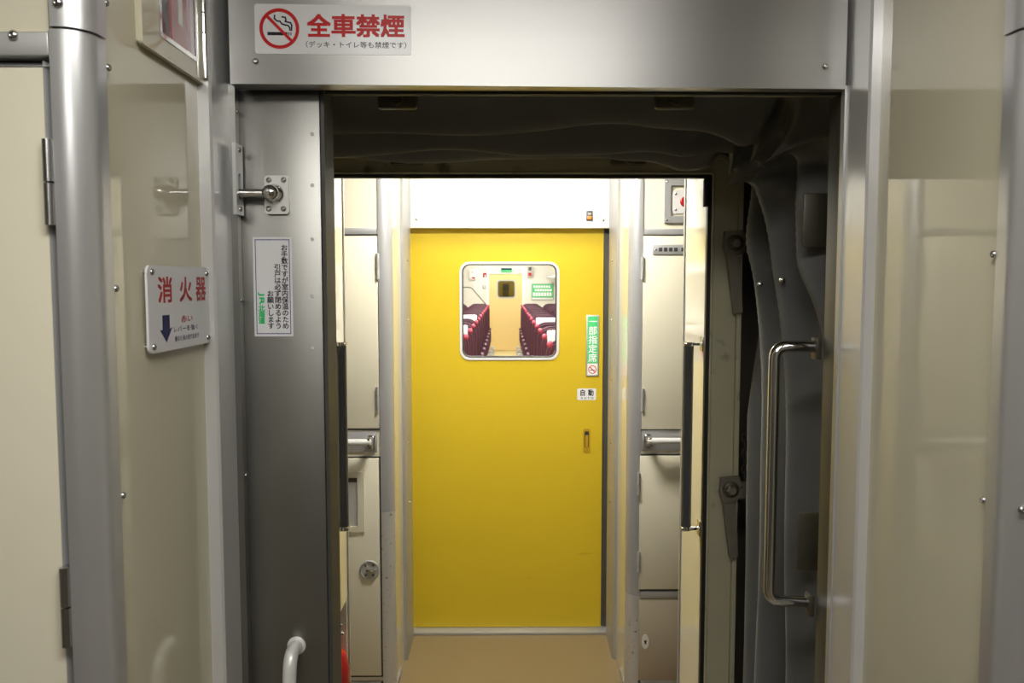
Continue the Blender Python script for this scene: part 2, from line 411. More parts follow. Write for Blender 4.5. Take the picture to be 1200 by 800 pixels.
for u, v in jr: tag(obj('jamb_screw', MB().screw(REV, u, v, .0034), 'zinc'),
                    {0: 'small screw in the left steel reveal above the latch keeper', 1: 'small screw in the left steel reveal beside the paper notice', 2: 'small screw in the left steel reveal below the paper notice'}[jr.index((u, v))], 'screw', 'screws in the left door reveal')
# right: reveal and dark column
struct('trim_8', MB().box(XTR - .003, XTR + .001, 1.285, Y_P - .001, 0, zh + .007), 'alu_flat')
struct('trim_9', MB().box(XTR + .0105, XTR + .04, Y_P, Y_P + .078, 0, zh + .007, .001).box(XTR + .004, XTR + .012, Y_P + .012, Y_P + .022, 0, zh + .006, .002), 'steel_dark')
# near gangway frame behind the doorway
zn = P(680, 108, 1.376)[1]
ng = thing('gangway_end_portal', 'painted steel gangway end frame just behind the steel header, nearer one', 'frame', (.05, 1.38, 0))
m_ = MB().box(XTL + .03, XTR + .12, 1.376, 1.396, zn, zn + .06, .002).box(XTL + .03, XTR + .12, 1.395, 1.46, zn + .045, zn + .075).box(XTL - .1, XTL + .06, 1.421, 1.46, 0, zn + .1).box(XTR + .045, XTR + .13, 1.43, 1.46, 0, zn + .1)
obj('frame_bars', m_, 'frame_paint', ng)
obj('lower_bead', MB().tube([(XTL + .03, 1.394, zn), (XTR + .12, 1.394, zn)], .003, 8), 'frame_paint', ng)
for px in (466, 790):
    x, z = P(px, 124, 1.46)
    b = MB().box(x - .035, x + .035, 1.452, 1.470, z - .006, z + .06, .006).cyl((x, 1.452, z + .010), (x, 1.442, z + .010), .012, n=6)
    obj('clamp_bolt', b, 'dark_fit', ng)

for (a_, b_, c_, d_) in ((941, 226, 953, 290), (935, 600, 943, 668)):
    x0, x1, z0, z1 = R(a_, b_, c_, d_, 1.50)
    obj('side_bracket', MB().box(x0, XTR + .06, 1.495, 1.503, z0, z1, .004), 'dark_fit', ng)
# ------------------------------------------------------------------ gangway: bellows and far frame
zfi = P(620, 203.5, Y_FR)[1]; zfo = P(620, 180, Y_FR)[1]
xfr = P(833, 331, Y_FR)[0]; xfo = P(868, 331, Y_FR)[0]
xfl = .03 - (xfr - .03); xflo = .03 - (xfo - .03)
ff = thing('passage_portal', 'drab painted steel gangway frame around the far passage mouth', 'frame', (.03, Y_FR, 0))
def uframe(xi0, xi1, zi, xo0, xo1, zo, ro, ri):
    o = [(xo0, 0.0)] ; n = 8
    for k in range(n + 1):
        a = PI - PI / 2 * k / n; o.append((xo0 + ro + ro * math.cos(a), zo - ro + ro * math.sin(a)))
    for k in range(n + 1):
        a = PI / 2 - PI / 2 * k / n; o.append((xo1 - ro + ro * math.cos(a), zo - ro + ro * math.sin(a)))
    o.append((xo1, 0.0)); o.append((xi1, 0.0))
    for k in range(n + 1):
        a = PI / 2 * k / n; o.append((xi1 - ri + ri * math.cos(a), zi - ri + ri * math.sin(a)))
    for k in range(n + 1):
        a = PI / 2 + PI / 2 * k / n; o.append((xi0 + ri + ri * math.cos(a), zi - ri + ri * math.sin(a)))
    o.append((xi0, 0.0)); return o
def fill(mb, pl, pts, d0, d1):
    t = bmesh.new(); vs = [t.verts.new(pl.at(u, v, d0)) for u, v in pts]
    f = t.faces.new(vs); f.normal_update(); bmesh.ops.triangulate(t, faces=[f])
    r = bmesh.ops.extrude_face_region(t, geom=list(t.faces))
    bmesh.ops.translate(t, verts=[v for v in r['geom'] if isinstance(v, bmesh.types.BMVert)], vec=pl.n * (d1 - d0)); mb.add(t); return mb
FP = front(Y_FR)
obj('frame_ring', fill(MB(), FP, uframe(xfl, xfr, zfi, xflo, xfo, zfo, .075, .004), 0, -.03), 'frame_paint', ff)
obj('door_seal', fill(MB(), FP, uframe(xfl + .010, xfr - .010, zfi - .010, xfl - .001, xfr + .001, zfi + .001, .004, .003), -.004, -.022), 'black', ff)
zb_ = zfi + .002
obj('inner_bead', MB().tube([(xfl - .002, Y_FR - .002, .02), (xfl - .002, Y_FR - .002, zb_), (xfr + .002, Y_FR - .002, zb_), (xfr + .002, Y_FR - .002, .02)], .0035, 8, .01), 'frame_paint', ff)
# folded edge lip of the frame
obj('frame_lip', fill(MB(), FP, uframe(xflo + .012, xfo - .012, zfo - .012, xflo, xfo, zfo, .075, .063), .0005, .012), 'frame_paint', ff)
for px in (478, 737):
    x, z = P(px, 188, Y_FR - .02)
    obj('clamp_bolt', MB().box(x - .045, x + .045, Y_FR - .03, Y_FR - .001, z - .012, z + .02, .008).cyl((x, Y_FR - .03, z), (x, Y_FR - .045, z), .012, n=6), 'dark_fit', ff)

# clamp levers hung on the far frame, right side
def clamp(px, py, lab, plx):
    Y = Y_FR - .014
    x, z = P(px, py, Y)
    t = thing('coupling_clamp', lab, 'clamp', (x, Y, z), 'coupling clamps on the far gangway frame')
    s = Y / F
    pts = [(-.026, .030), (.020, .034), (.026, .018), (.052, .016), (.052, -.022), (.022, -.024), (.006, -.034), (-.020, -.036), (-.028, -.01)]
    pl = front(Y)
    obj('bracket', MB().flat(pl, [(x + a, z + b) for a, b in pts], 0, .012), 'lever', t)
    obj('washer', MB().lathe(pl, (x, z), [(.021, .011), (.021, .016), (.017, .019)], 24), 'dark_fit', t)
    obj('bolt', MB().lathe(pl, (x, z), [(.0125, .015), (.0125, .027), (.010, .030)], 6), 'lever', t)
    lv = [(-.020, -.036), (.012, -.034), (.020, -plx), (.000, -plx - .004)]
    obj('lever', MB().flat(pl, [(x + a, z + b) for a, b in lv], .002, .018), 'lever', t)
clamp(860, 285, 'drab clamp with bolt and hanging lever on far frame, upper one', .175)
clamp(855, 572, 'drab clamp with bolt and hanging lever on far frame, lower one beside the chain', .175)
cx, cz = P(872, 532, Y_FR)
m_ = MB()
for k in range(6):
    zz = P(872, 512 + 9 * k, Y_FR)[1]; n = 14; rr = .009
    ax = (1, 0) if k % 2 == 0 else (.35, .94)
    m_.tube([(cx + ax[0] * rr * math.cos(2 * PI * j / n), Y_FR - .01 + ax[1] * rr * math.cos(2 * PI * j / n), zz + 1.35 * rr * math.sin(2 * PI * j / n)) for j in range(n + 1)], .0024, 8)
tag(obj('safety_chain', m_, 'dark_fit'), 'short dark steel chain hanging in the gap beside the lower clamp', 'chain')

# bellows: a U-shaped cloth with folds running round it
def bellows():
    bm = bmesh.new(); wl = bm.verts.layers.float.new('crease_tone')
    cx_ = .055; hw = .60; top = 1.985; rc = .16
    path = []
    for k in range(46): path.append((-hw, top * .0 + (top - rc) * k / 46, -1, 0))
    for k in range(20):
        a = PI - PI / 2 * k / 20; path.append((-hw + rc + rc * math.cos(a), top - rc + rc * math.sin(a), math.cos(a), math.sin(a)))
    for k in range(60): path.append((-hw + rc + (2 * hw - 2 * rc) * k / 60, top, 0, 1))
    for k in range(26):
        a = PI / 2 - PI / 2 * k / 26; path.append((hw - rc + rc * math.cos(a), top - rc + rc * math.sin(a), math.cos(a), math.sin(a)))
    for k in range(91): path.append((hw, (top - rc) * (1 - k / 90), 1, 0))
    Mn = 210; grid = []; crease_tone = []
    def ridge(x, p=1.5):       # sharp crease at whole numbers, slack between them
        f = x - math.floor(x); return max(0., 1 - math.sqrt((1 - abs(2 * f - 1)) ** 2 + .003)) ** p
    for i, (x, z, nx, nz) in enumerate(path):
        row = []
        side = abs(nx)
        lean = max(0, min(1, (z - 1.05) / .8)) ** 1.5 * side
        for j in range(Mn + 1):
            s = j / Mn
            env = min(1, s * 7, (1 - s) * 7)
            q = noise.noise(Vector((x * 1.3, z * .7, 3.1))) * .28 + noise.noise(Vector((x * 3.5 + 7, z * 1.3, s * 1.5))) * .10
            ph = s * 3.3 + .30 + q - 1.1 * lean
            r1 = ridge(ph)
            dsp = -.080 * r1 * env
            dsp -= .020 * env * noise.noise(Vector((x * 3.2, z * 1.2 if side > .9 else z * 3, s * 5)))
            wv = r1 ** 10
            # diagonal gathers at the right-hand corner
            if nx >= 0:
                g = math.exp(-((x - (hw - .06)) ** 2 + (z - (top - .10)) ** 2) / .045)
                r2 = ridge((x * 5.5 - z * 3.4) + s * 1.9 + .4 * noise.noise(Vector((x * 4, z * 4, s * 2))))
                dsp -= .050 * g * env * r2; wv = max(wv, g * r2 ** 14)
            if nz > .5: dsp -= .020 * math.sin(PI * s) * (1 + noise.noise(Vector((x * 2, 1, 1))))
            hwk = -.03 + .055 * s       # widens to the far frame
            X = cx_ + x + nx * (dsp + hwk); Z = z + nz * dsp
            Y = 1.462 + (Y_FR + .012 - 1.462) * s + .012 * env * noise.noise(Vector((x * 5, z * 3, s * 4)))
            v = bm.verts.new((X, Y, max(.01, Z))); row.append(v)
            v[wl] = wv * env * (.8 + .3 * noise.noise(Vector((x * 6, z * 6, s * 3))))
        grid.append(row)
    for a, b in zip(grid, grid[1:]):
        for j in range(Mn): bm.faces.new((a[j], a[j + 1], b[j + 1], b[j]))
    r = bmesh.ops.solidify(bm, geom=list(bm.faces), thickness=.002)
    return bm
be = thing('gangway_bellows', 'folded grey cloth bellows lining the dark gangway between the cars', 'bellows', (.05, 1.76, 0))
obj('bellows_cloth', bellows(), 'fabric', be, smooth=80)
for px, py, Y in ((891, 333, 1.86), (917, 328, 1.70)):
    x, z = P(px, py, Y)
    obj('press_stud', MB().lathe(front(Y), (x, z), [(.006, -.004), (.006, .002), (.003, .004)], 14), 'zinc', be)
struct('floor_gangway', MB().box(-.6, .68, 1.42, 2.40, -.05, 0), 'steel_dark')
# outer hoop that closes the gangway behind the cloth
struct('wall_gangway', MB().box(-.74, -.72, 1.36, 2.4, 0, 2.12).box(.80, .82, 1.36, 2.4, 0, 2.12).box(-.74, .82, 1.36, 2.4, 2.10, 2.12), 'gap')

# chrome grab handle of the near car, on the right
Yh = 1.40
xa_, z1_ = P(908, 406, Yh); xb_, _ = P(952, 406, Yh); _, z0_ = P(905, 703, Yh)
t = thing('grab_rail', 'chrome looped grab handle on right in front of the grey bellows', 'handle', (xb_, Yh, z0_))
m_ = MB().tube([(xb_ + .004, Yh, z1_), (xa_, Yh, z1_), (xa_, Yh, z0_), (xb_ + .004, Yh, z0_ - .004)], 0.0100, 18, .022)
obj('grab_bar', m_, 'chrome', t)
for zz in (z1_, z0_ - .004):
    obj('mounting_foot', MB().box(xb_ + .002, xb_ + .012, Yh - .012, Yh + .012, zz - .022, zz + .016, .002), 'dark_fit', t)

# ------------------------------------------------------------------ far passage mouth
xpl = P(402, 331, 2.38)[0]; xpr = P(803, 331, 2.38)[0]
zpk = P(400, 700, 2.38)[1]
struct('wall_passage_right', MB().box(xpr, xpr + .03, Y_FR + .032, 2.38, 0, CEIL), 'cream_gloss')
struct('wall_passage_left', MB().box(xpl - .03, xpl, Y_FR + .032, 2.38, zpk, CEIL).box(xpl - .19, xpl - .17, Y_FR + .032, 2.38, 0, zpk).box(xpl - .19, xpl - .031, Y_FR + .032, 2.38, zpk, zpk + .02).box(xpl - .19, xpl - .001, 2.36, 2.38, 0, zpk - .002), 'cream_gloss')
struct('trim_10', MB().box(xpl - .012, xpl + .004, 2.381, 2.392, 0, CEIL), 'alu_far')
struct('trim_11', MB().box(xpr - .004, xpr + .012, 2.381, 2.392, 0, CEIL), 'alu_far')
struct('ceiling_gangway', MB().box(xpl - .2, xpr + .2, Y_FR + .02, 2.40, zfi + .09, zfi + .12), 'white')
# extinguisher in the low niche of the left passage wall
ex = thing('fire_extinguisher', 'red fire extinguisher in the low niche at the far passage mouth, left', 'fire extinguisher', (xpl - .038, 2.285, 0))
FE = Plane((xpl - .038, 2.285, 0), (1, 0, 0), (0, 1, 0))
obj('cylinder', MB().lathe(FE, (0, 0), [(.055, .001), (.058, .012), (.058, .50), (.050, .545), (.03, .565), (.018, .575)], 32), 'red', ex)
xc_ = xpl - .038
obj('valve', MB().lathe(FE, (0, 0), [(.016, .574), (.016, .60), (.010, .61)], 16).box(xc_ - .013, xc_ + .045, 2.277, 2.293, .605, .613, .002).box(xc_ - .013, xc_ + .04, 2.277, 2.293, .63, .638, .002).box(xc_ - .012, xc_ + .004, 2.279, 2.291, .611, .632), 'zinc', ex)
obj('hose', MB().tube([(xc_, 2.27, .59), (xc_, 2.215, .585), (xc_, 2.212, .48), (xc_, 2.214, .16)], .008, 10, .03), 'black', ex)
# dark upright grab bars on both passage sides
for lab, px, arm, xw in (('dark upright grab bar on the left side of far passage mouth', 399, -1, xpl), ('dark upright grab bar on the right side of far passage mouth', 808, 1, xpr)):
    Y = 2.15
    x, z1 = P(px, 404, Y); _, z0 = P(px, 622, Y)
    t = thing('grab_bar', lab, 'handle', (xw, Y, z0), 'upright grab bars at the far passage mouth')
    Y += .010
    obj('bar', MB().cyl((x, Y, z0), (x, Y, z1), .0135, n=24), 'grip', t)
    for zz, s in ((z1 + .002, -1), (z0 + .006, 1)):
        m_ = MB().box(min(x - .014, xw), max(x + .014, xw), Y - .012, Y + .012, zz - .004, zz + .004, .002).cyl((x, Y, zz - .005), (x, Y, zz + .005), .0142)
        m_.box(xw - arm * .004, xw, Y - .014, Y + .014, zz - .02, zz + .02, .002)
        obj('bar_bracket', m_, 'chrome', t)
# black buffer at top right of the passage mouth
Y = Y_FR + .03
x, z1 = P(827, 213, Y); _, z0 = P(827, 243, Y)
t = thing('door_buffer', 'black rubber door buffer at the top right of far passage mouth', 'buffer', (x, Y, z0))
obj('buffer_roll', MB().cyl((x, Y - .02, z0), (x, Y - .02, z1), .011, n=20).ball((x, Y - .02, z1), .011), 'black', t)
obj('buffer_base', MB().box(x + .002, xfr, Y - .016, Y + .02, z0 + .004, z1 - .004), 'black', t)

# ------------------------------------------------------------------ far vestibule shell
struct('floor_far', MB().box(-1.4, 1.4, 2.40, 3.78, -.06, 0), 'floor')
struct('ceiling_far', MB().box(-1.4, 1.4, 2.38, 3.78, CEIL, CEIL + .05), 'ceiling')
struct('wall_far_outer_left', MB().box(-1.45, -1.4, 2.3, 3.78, 0, CEIL), 'outer')
struct('wall_far_outer_right', MB().box(1.4, 1.45, 2.3, 3.78, 0, CEIL), 'outer')
struct('wall_far_return_left', MB().box(-1.4, xpl - .19, 2.34, 2.38, 0, CEIL).box(xpl - .19, xpl - .031, 2.34, 2.38, zpk + .021, CEIL), 'outer')
struct('wall_far_return_right', MB().box(xpr + .031, 1.4, 2.34, 2.38, 0, CEIL), 'outer')
struct('wall_far_front_left', MB().box(-1.4, FXL - .041, Y_FW, Y_FW + .03, .07, CEIL), 'cream_matt')
struct('wall_far_front_right', MB().box(FXR + .041, 1.4, Y_FW, Y_FW + .03, .07, CEIL), 'cream_matt')
struct('wall_far_left', MB().box(FXL - .03, FXL, Y_FW + .045, 3.70, 0, CEIL), 'cream_gloss')
struct('wall_far_right', MB().box(FXR, FXR + .03, Y_FW + .045, 3.70, 0, CEIL), 'cream_gloss')
def fpost(name, xs, sgn, zw):
    root = sroot(name, (xs, Y_FW, 0))
    obj('post_shaft', MB().prism([(x, y, zw) for x, y in post_profile(xs, sgn, Y_FW, 0, .006, .042, .012)], (0, 0, CEIL - zw)), 'alu_far', root, smooth=25)
    obj('post_foot', MB().prism([(x, y, 0) for x, y in post_profile(xs, sgn, Y_FW, .0005, .006, .042, .012)], (0, 0, zw - .001)), 'alu_worn', root, smooth=25)
    return root
fpost('trim_12', FXL, 1, P(455, 600, Y_FW)[1]); fpost('trim_13', FXR, -1, P(740, 697, Y_FW)[1])
# door jamb strips with rivets
def fjamb(name, xw, sgn):
    root = sroot(name, (xw, 3.5, 0)); xt = xw + sgn * .014
    obj('jamb_strip', MB().prism([(xw, 3.40, 0), (xt - sgn * .003, 3.40, 0), (xt, 3.405, 0), (xt, 3.64, 0), (xw, 3.64, 0)], (0, 0, CEIL)), 'alu_far', root)
    pl = Plane((xt, 0, 0), (0, sgn, 0))
    for py in (305, 375, 446, 520, 590):
        for Y in (3.52,):
            obj('rivet', MB().screw(pl, sgn * Y, P(480, py, 3.5)[1], .005), 'zinc', root)
    return root
fjamb('trim_14', FXL, 1); fjamb('trim_15', FXR, -1)
# baseboards and threshold
struct('baseboard_left', MB().box(FXL, FXL + .006, 3.12, 3.27, 0, .03).box(-1.4, FXL - .05, Y_FW - .004, Y_FW + .02, 0, .068), 'alu_far')
struct('baseboard_right', MB().box(FXR - .006, FXR, 3.12, 3.27, 0, .03).box(FXR + .05, 1.4, Y_FW - .004, Y_FW + .02, 0, .068), 'alu_far')
struct('trim_16', MB().box(FXL, FXR, 3.645, 3.78, 0, .014, .003), 'alu_flat')
# white header over the yellow door
zhd = P(600, 267, 3.645)[1]
wh = sroot('trim_17', (0, 3.645, zhd))
obj('header_box', MB().box(FXL, FXR, 3.645, 3.695, zhd, CEIL, .002), 'white', wh)
HF = front(3.645)
screws(wh, [P(488, 257, 3.645), P(707, 258, 3.645)], HF, .006)
x0, x1, z0, z1 = R(687, 247, 694.5, 258.5, 3.645)
t = thing('lamp_indicator', 'tiny dark indicator with orange lens on white header above yellow door', 'indicator', ((x0 + x1) / 2, 3.645, z0))
obj('housing', MB().box(x0, x1, 3.637, 3.645, z0, z1, .002), 'dark_panel', t)
obj('upper_lens', MB().box(x0 + .007, x1 - .007, 3.634, 3.638, (z0 + z1) / 2 + .004, z1 - .010, .001), 'grey_plastic', t)
obj('orange_lens', MB().box(x0 + .005, x1 - .005, 3.634, 3.638, z0 + .005, (z0 + z1) / 2 - .002, .001), 'orange', t)

# ------------------------------------------------------------------ yellow sliding door
xd0 = P(484, 400, Y_D)[0]; xd1 = P(706.5, 400, Y_D)[0]
dr = sroot('door_1', ((xd0 + xd1) / 2, Y_D, 0)); dr['label'] = 'yellow sliding door with square window at the end of far vestibule'; dr['category'] = 'door'
DP = front(Y_D)
wx0, wx1, wz0, wz1 = R(540.5, 308.5, 653, 419.5, Y_D)
obj('door_leaf', MB().holed(DP, rect(xd0 - .02, xd1, .016, zhd + .05), rrect(wx0, wx1, wz0, wz1, .038), 0, -.034), 'yellow', dr)
obj('door_edge', MB().box(xd1 + .003, FXR, Y_D + .006, Y_D + .03, .016, zhd + .05), 'steel_dark', dr)
wf = obj('window_frame', MB().holed(DP, rrect(wx0 - .008, wx1 + .008, wz0 - .008, wz1 + .008, .045), rrect(wx0 + .003, wx1 - .003, wz0 + .003, wz1 - .003, .035), -.036, .005), 'castal', dr)
obj('window_gasket', MB().holed(DP, rrect(wx0 + .0025, wx1 - .0025, wz0 + .0025, wz1 - .0025, .036), rrect(wx0 + .008, wx1 - .008, wz0 + .008, wz1 - .008, .030), -.030, .0015), 'gap', wf)
obj('window_glass', MB().box(wx0 + .004, wx1 - .004, Y_D + .012, Y_D + .018, wz0 + .004, wz1 - .004), 'glass', dr)
# green reserved-seat plate in its holder
x0, x1, z0, z1 = R(687, 369, 701.5, 440.5, Y_D)
gp = obj('seat_class_plate', MB().box(x0, x1, Y_D - .006, Y_D, z0, z1, .0015), 'alu_flat', dr, 'green plate in a grey metal holder')
obj('green_field', MB().box(x0 + .006, x1 - .006, Y_D - .0072, Y_D - .004, z0 + (z1 - z0) * .215, z1 - .006), 'green_plate', gp)
obj('white_field', MB().box(x0 + .006, x1 - .006, Y_D - .0072, Y_D - .004, z0 + .005, z0 + (z1 - z0) * .205), 'white', gp)
pl = front(Y_D - .0076); uc = (x0 + x1) / 2
obj('lettering', column_text(MB(), pl, '一部指定席', uc, z1 - .008, z0 + (z1 - z0) * .23, .041, 0, .012), 'white_ink', gp)
cz_ = z0 + (z1 - z0) * .11; m_ = MB().holed(pl, circ(uc, cz_, .019), circ(uc, cz_, .0155), 0, .0004)
m_.flat(pl, [(uc - .014, cz_ + .011), (uc - .011, cz_ + .014), (uc + .014, cz_ - .011), (uc + .011, cz_ - .014)], 0, .0004)
obj('ban_ring', m_, 'red_ink', gp)
obj('cigarette', MB().box(uc - .012, uc + .010, Y_D - .0078, Y_D - .0074, cz_ - .0045, cz_ - .001), 'black_ink', gp)
x0, x1, z0, z1 = R(676.5, 455, 698.5, 468.5, Y_D)
au = obj('auto_sticker', MB().flat(DP, rrect(x0, x1, z0, z1, .006), 0, .001), 'sticker', dr, 'small white sticker with black writing')
pl = front(Y_D - .0012); hh = z1 - z0; ww = x1 - x0
m_ = line_text(MB(), pl, '自', x0 + ww * .17, x0 + ww * .40, z0 + hh * .36, z0 + hh * .90, 0, .025)
line_text(m_, pl, '動', x0 + ww * .58, x0 + ww * .86, z0 + hh * .36, z0 + hh * .90, 0, .025)
line_text(m_, pl, 'A U T O', x0 + ww * .18, x0 + ww * .86, z0 + hh * .09, z0 + hh * .26, 0, .01)
obj('lettering', m_, 'black_ink', au)
x0, x1, z0, z1 = R(683.5, 502, 691.5, 530, Y_D)
hl = obj('recessed_pull', MB().holed(DP, rrect(x0, x1, z0, z1, .008), rrect(x0 + .006, x1 - .006, z0 + .022, z1 - .012, .007), -.001, .003), 'yellow_dark', dr)
obj('recess', MB().box(x0 + .006, x1 - .006, Y_D - .0012, Y_D - .0004, z0 + .022, z1 - .012), 'gap', hl)
obj('pull_tongue', MB().box(x0 + .009, x1 - .009, Y_D - .004, Y_D - .001, z0 + .024, z1 - .030, .001), 'yellow_dark', hl)

# ------------------------------------------------------------------ fittings on the far facing walls
FW = front(Y_FW)
def strip(name, x0, x1, z0, z1, d=.006): return struct(name, MB().box(x0, x1, Y_FW - d, Y_FW + .01, z0, z1, .0015), 'alu_far')
def locker_door(name, lab, rct, hinge_px, hinge_ys, extra=None):
    x0, x1, z0, z1 = rct
    t = thing(name, lab, 'door', ((x0 + x1) / 2, Y_FW, z0), 'locker doors on the facing walls')
    obj('frame', MB().holed(FW, rect(x0 - .005, x1 + .005, z0 - .005, z1 + .005), rect(x0, x1, z0, z1), -.004, .0035), 'gap', t)
    obj('panel', MB().box(x0 + .002, x1 - .002, Y_FW - .009, Y_FW + .002, z0 + .002, z1 - .002, .002), 'cream_matt', t)
    for a, b in hinge_ys:
        hx, hz1 = P(hinge_px, a, Y_FW); _, hz0 = P(hinge_px, b, Y_FW); zm = (hz0 + hz1) / 2
        obj('hinge', MB().cyl((hx, Y_FW - .012, hz0), (hx, Y_FW - .012, zm - .001), .006, n=12).cyl((hx, Y_FW - .012, zm + .001), (hx, Y_FW - .012, hz1), .006, n=12), 'alu_flat', t)
    return t
xe = P(402, 400, Y_FW)[0] - .30
xe_r = P(803, 400, Y_FW)[0] + .30
L1 = P(443.5, 350, Y_FW)[0]; R1 = P(752.5, 350, Y_FW)[0]
strip('trim_18', xe - .02, FXL - .046, P(420, 274.5, Y_FW)[1], P(420, 267, Y_FW)[1])
strip('trim_19', FXR + .046, xe_r + .02, P(770, 275, Y_FW)[1], P(770, 268, Y_FW)[1])
screws(bpy.data.objects['trim_18'], [], FW)
t = locker_door('locker_door', 'tall cream locker door above the handrail, left of the yellow door', (xe, L1, P(420, 502, Y_FW)[1], P(420, 276, Y_FW)[1]), 443, ((297, 327), (453, 481)))
t = locker_door('locker_door', 'low cream locker door with recessed pull and round lock, left side', (xe, P(446, 660, Y_FW)[0], P(420, 791, Y_FW)[1], P(420, 536, Y_FW)[1]), 447, ())
x0, x1, z0, z1 = R(400, 552, 428, 622, Y_FW); x0 -= .09; Yp = Y_FW - .009
pl = front(Yp)
pf = obj('recessed_pull', MB().holed(pl, rect(x0, x1, z0, z1), rect(x0 + .024, x1 - .026, z0 + .022, z1 - .022), -.002, .005), 'cream_matt', t)
obj('pull_recess', MB().prism([(x0 + .024, Yp - .0008, z0 + .022), (x0 + .024, Yp - .0005, z1 - .022), (x0 + .024, Yp - .0030, z1 - .022), (x0 + .024, Yp - .0012, z0 + .022)], (x1 - x0 - .05, 0, 0)), 'grey_plastic', pf)
obj('recess_lip', MB().box(x0 + .024, x1 - .026, Yp - .0034, Yp - .0006, z1 - .040, z1 - .022), 'dark_fit', pf)
x, z = P(433.5, 666.5, Y_FW)
lk = obj('round_lock', MB().lathe(pl, (x, z), [(.038, 0), (.038, .004), (.034, .006), (.031, .003)], 32), 'alu_flat', t, 'round metal thumb-turn lock')
obj('thumb_turn', MB().box(x - .012, x + .026, Yp - .014, Yp - .003, z - .004, z + .005, .003), 'chrome', lk)
screws(lk, [(x - .014, z + .019), (x + .014, z + .019), (x - .014, z - .019), (x + .014, z - .019)], pl, .0045, .003, 'dark_fit')
t = locker_door('locker_door', 'tall cream locker door with vent slots, right of the yellow door', (R1, xe_r, P(770, 503, Y_FW)[1], P(770, 276, Y_FW)[1]), 752.5, ((301, 327), (455, 481)))
x0, x1, z0, z1 = R(764.5, 286.5, 802, 298.5, Y_FW); x1 = x0 + .19
vg = obj('vent_grille', MB().box(x0, x1, Yp - .004, Yp, z0, z1, .002), 'alu_flat', t, 'aluminium vent strip with dark slots')
for k in range(8):
    a = x0 + .022 + k * .019 + (.008 if k >= 4 else 0)
    obj('slot', MB().box(a, a + .013, Yp - .0052, Yp - .0035, z0 + .012, z1 - .012), 'dark_panel', vg)
screws(vg, [(x0 + .010, (z0 + z1) / 2)], pl, .004, .004)
t = locker_door('locker_door', 'low cream locker door below the handrail, right of the yellow door', (P(748.5, 600, Y_FW)[0], xe_r, P(770, 690, Y_FW)[1], P(770, 533, Y_FW)[1]), 748, ((553, 579), (645, 669)))
# horizontal handrails
for lab, xa, xb, py, x_end in (('short chrome handrail on the left facing wall between the locker doors', xe, P(442, 516, Y_FW)[0], 515, 1), ('short chrome handrail on the right facing wall between the locker doors', P(752, 514, Y_FW)[0], xe_r, 514, -1)):
    z = P(600, py, Y_FW)[1]
    t = thing('handrail', lab, 'handrail', ((xa + xb) / 2, Y_FW, z), 'handrails on the facing walls')
    obj('backing_strip', MB().box(xa, xb + (.0), Y_FW - .004, Y_FW + .004, P(600, py + 14, Y_FW)[1], P(600, py - 10, Y_FW)[1], .001), 'alu_far', t)
    xi = xb - .02 if x_end > 0 else xa + .02; xo = xa + .03 if x_end > 0 else xb - .03
    obj('rail', MB().cyl((min(xi, xo) - .008, Y_FW - .05, z), (max(xi, xo) + .008, Y_FW - .05, z), .0125, n=20), 'castal', t)
    for q in (xi, xo):
        obj('rail_bracket', MB().box(q - .010, q + .010, Y_FW - .06, Y_FW - .004, z - .016, z + .016, .006).box(q - .013, q + .013, Y_FW - .010, Y_FW - .003, z - .034, z + .02, .003), 'chrome', t)
strip('trim_20', FXR + .046, xe_r + .02, P(770, 700, Y_FW)[1], P(770, 692, Y_FW)[1])
# brown kick panel with keyhole
x0, x1, z0, z1 = (P(747, 720, Y_FW)[0], xe_r + .02, .069, P(770, 701, Y_FW)[1])
t = thing('kick_panel', 'brown speckled kick panel with oval keyhole plate, below right locker doors', 'panel', ((x0 + x1) / 2, Y_FW, z0))
obj('panel', MB().box(x0, x1, Y_FW - .004, Y_FW + .002, z0, z1, .001), 'brown', t)
x, z = P(756, 751, Y_FW); pk = front(Y_FW - .004)
kp = obj('keyhole_plate', MB().flat(pk, [(x + .014 * math.cos(a), z + .029 * math.sin(a)) for a in (2 * PI * k / 28 for k in range(28))], 0, .003), 'castal', t, 'oval pale metal keyhole plate')
obj('keyhole', MB().flat(pk, circ(x, z + .002, .005, 16), .0031, .0003).flat(pk, [(x - .0025, z), (x + .0025, z), (x + .0035, z - .009), (x - .0035, z - .009)], .0031, .0004), 'gap', kp)
# square call-button box
x0, x1, z0, z1 = R(778.5, 210, 806, 261, Y_FW); x1 = x0 + (z1 - z0) * .98
t = thing('call_button_box', 'square steel call button box high on the wall right of yellow door', 'button box', ((x0 + x1) / 2, Y_FW, z0))
obj('surround', MB().holed(FW, rect(x0, x1, z0, z1), rect(x0 + .024, x1 - .024, z0 + .024, z1 - .024), -.002, .010), 'alu_flat', t)
fr_ = front(Y_FW - .010)
screws(t, [(x0 + .009, z0 + .009), (x0 + .009, z1 - .009), (x1 - .009, z0 + .009), (x1 - .009, z1 - .009)], fr_, .004)
obj('button_plate', MB().flat(FW, rrect(x0 + .030, x1 - .030, z0 + .034, z1 - .040, .010), 0, .006), 'castal', t)
xm, zm = (x0 + x1) / 2, (z0 + z1) / 2 - .003
obj('button', MB().lathe(front(Y_FW - .006), (xm, zm), [(.020, 0), (.020, .006), (.017, .010)], 24), 'red', t)
pb = front(Y_FW - .006)
screws(t, [(x0 + .042, z0 + .048), (x0 + .042, z1 - .054), (x1 - .042, z0 + .048), (x1 - .042, z1 - .054)], pb, .005)

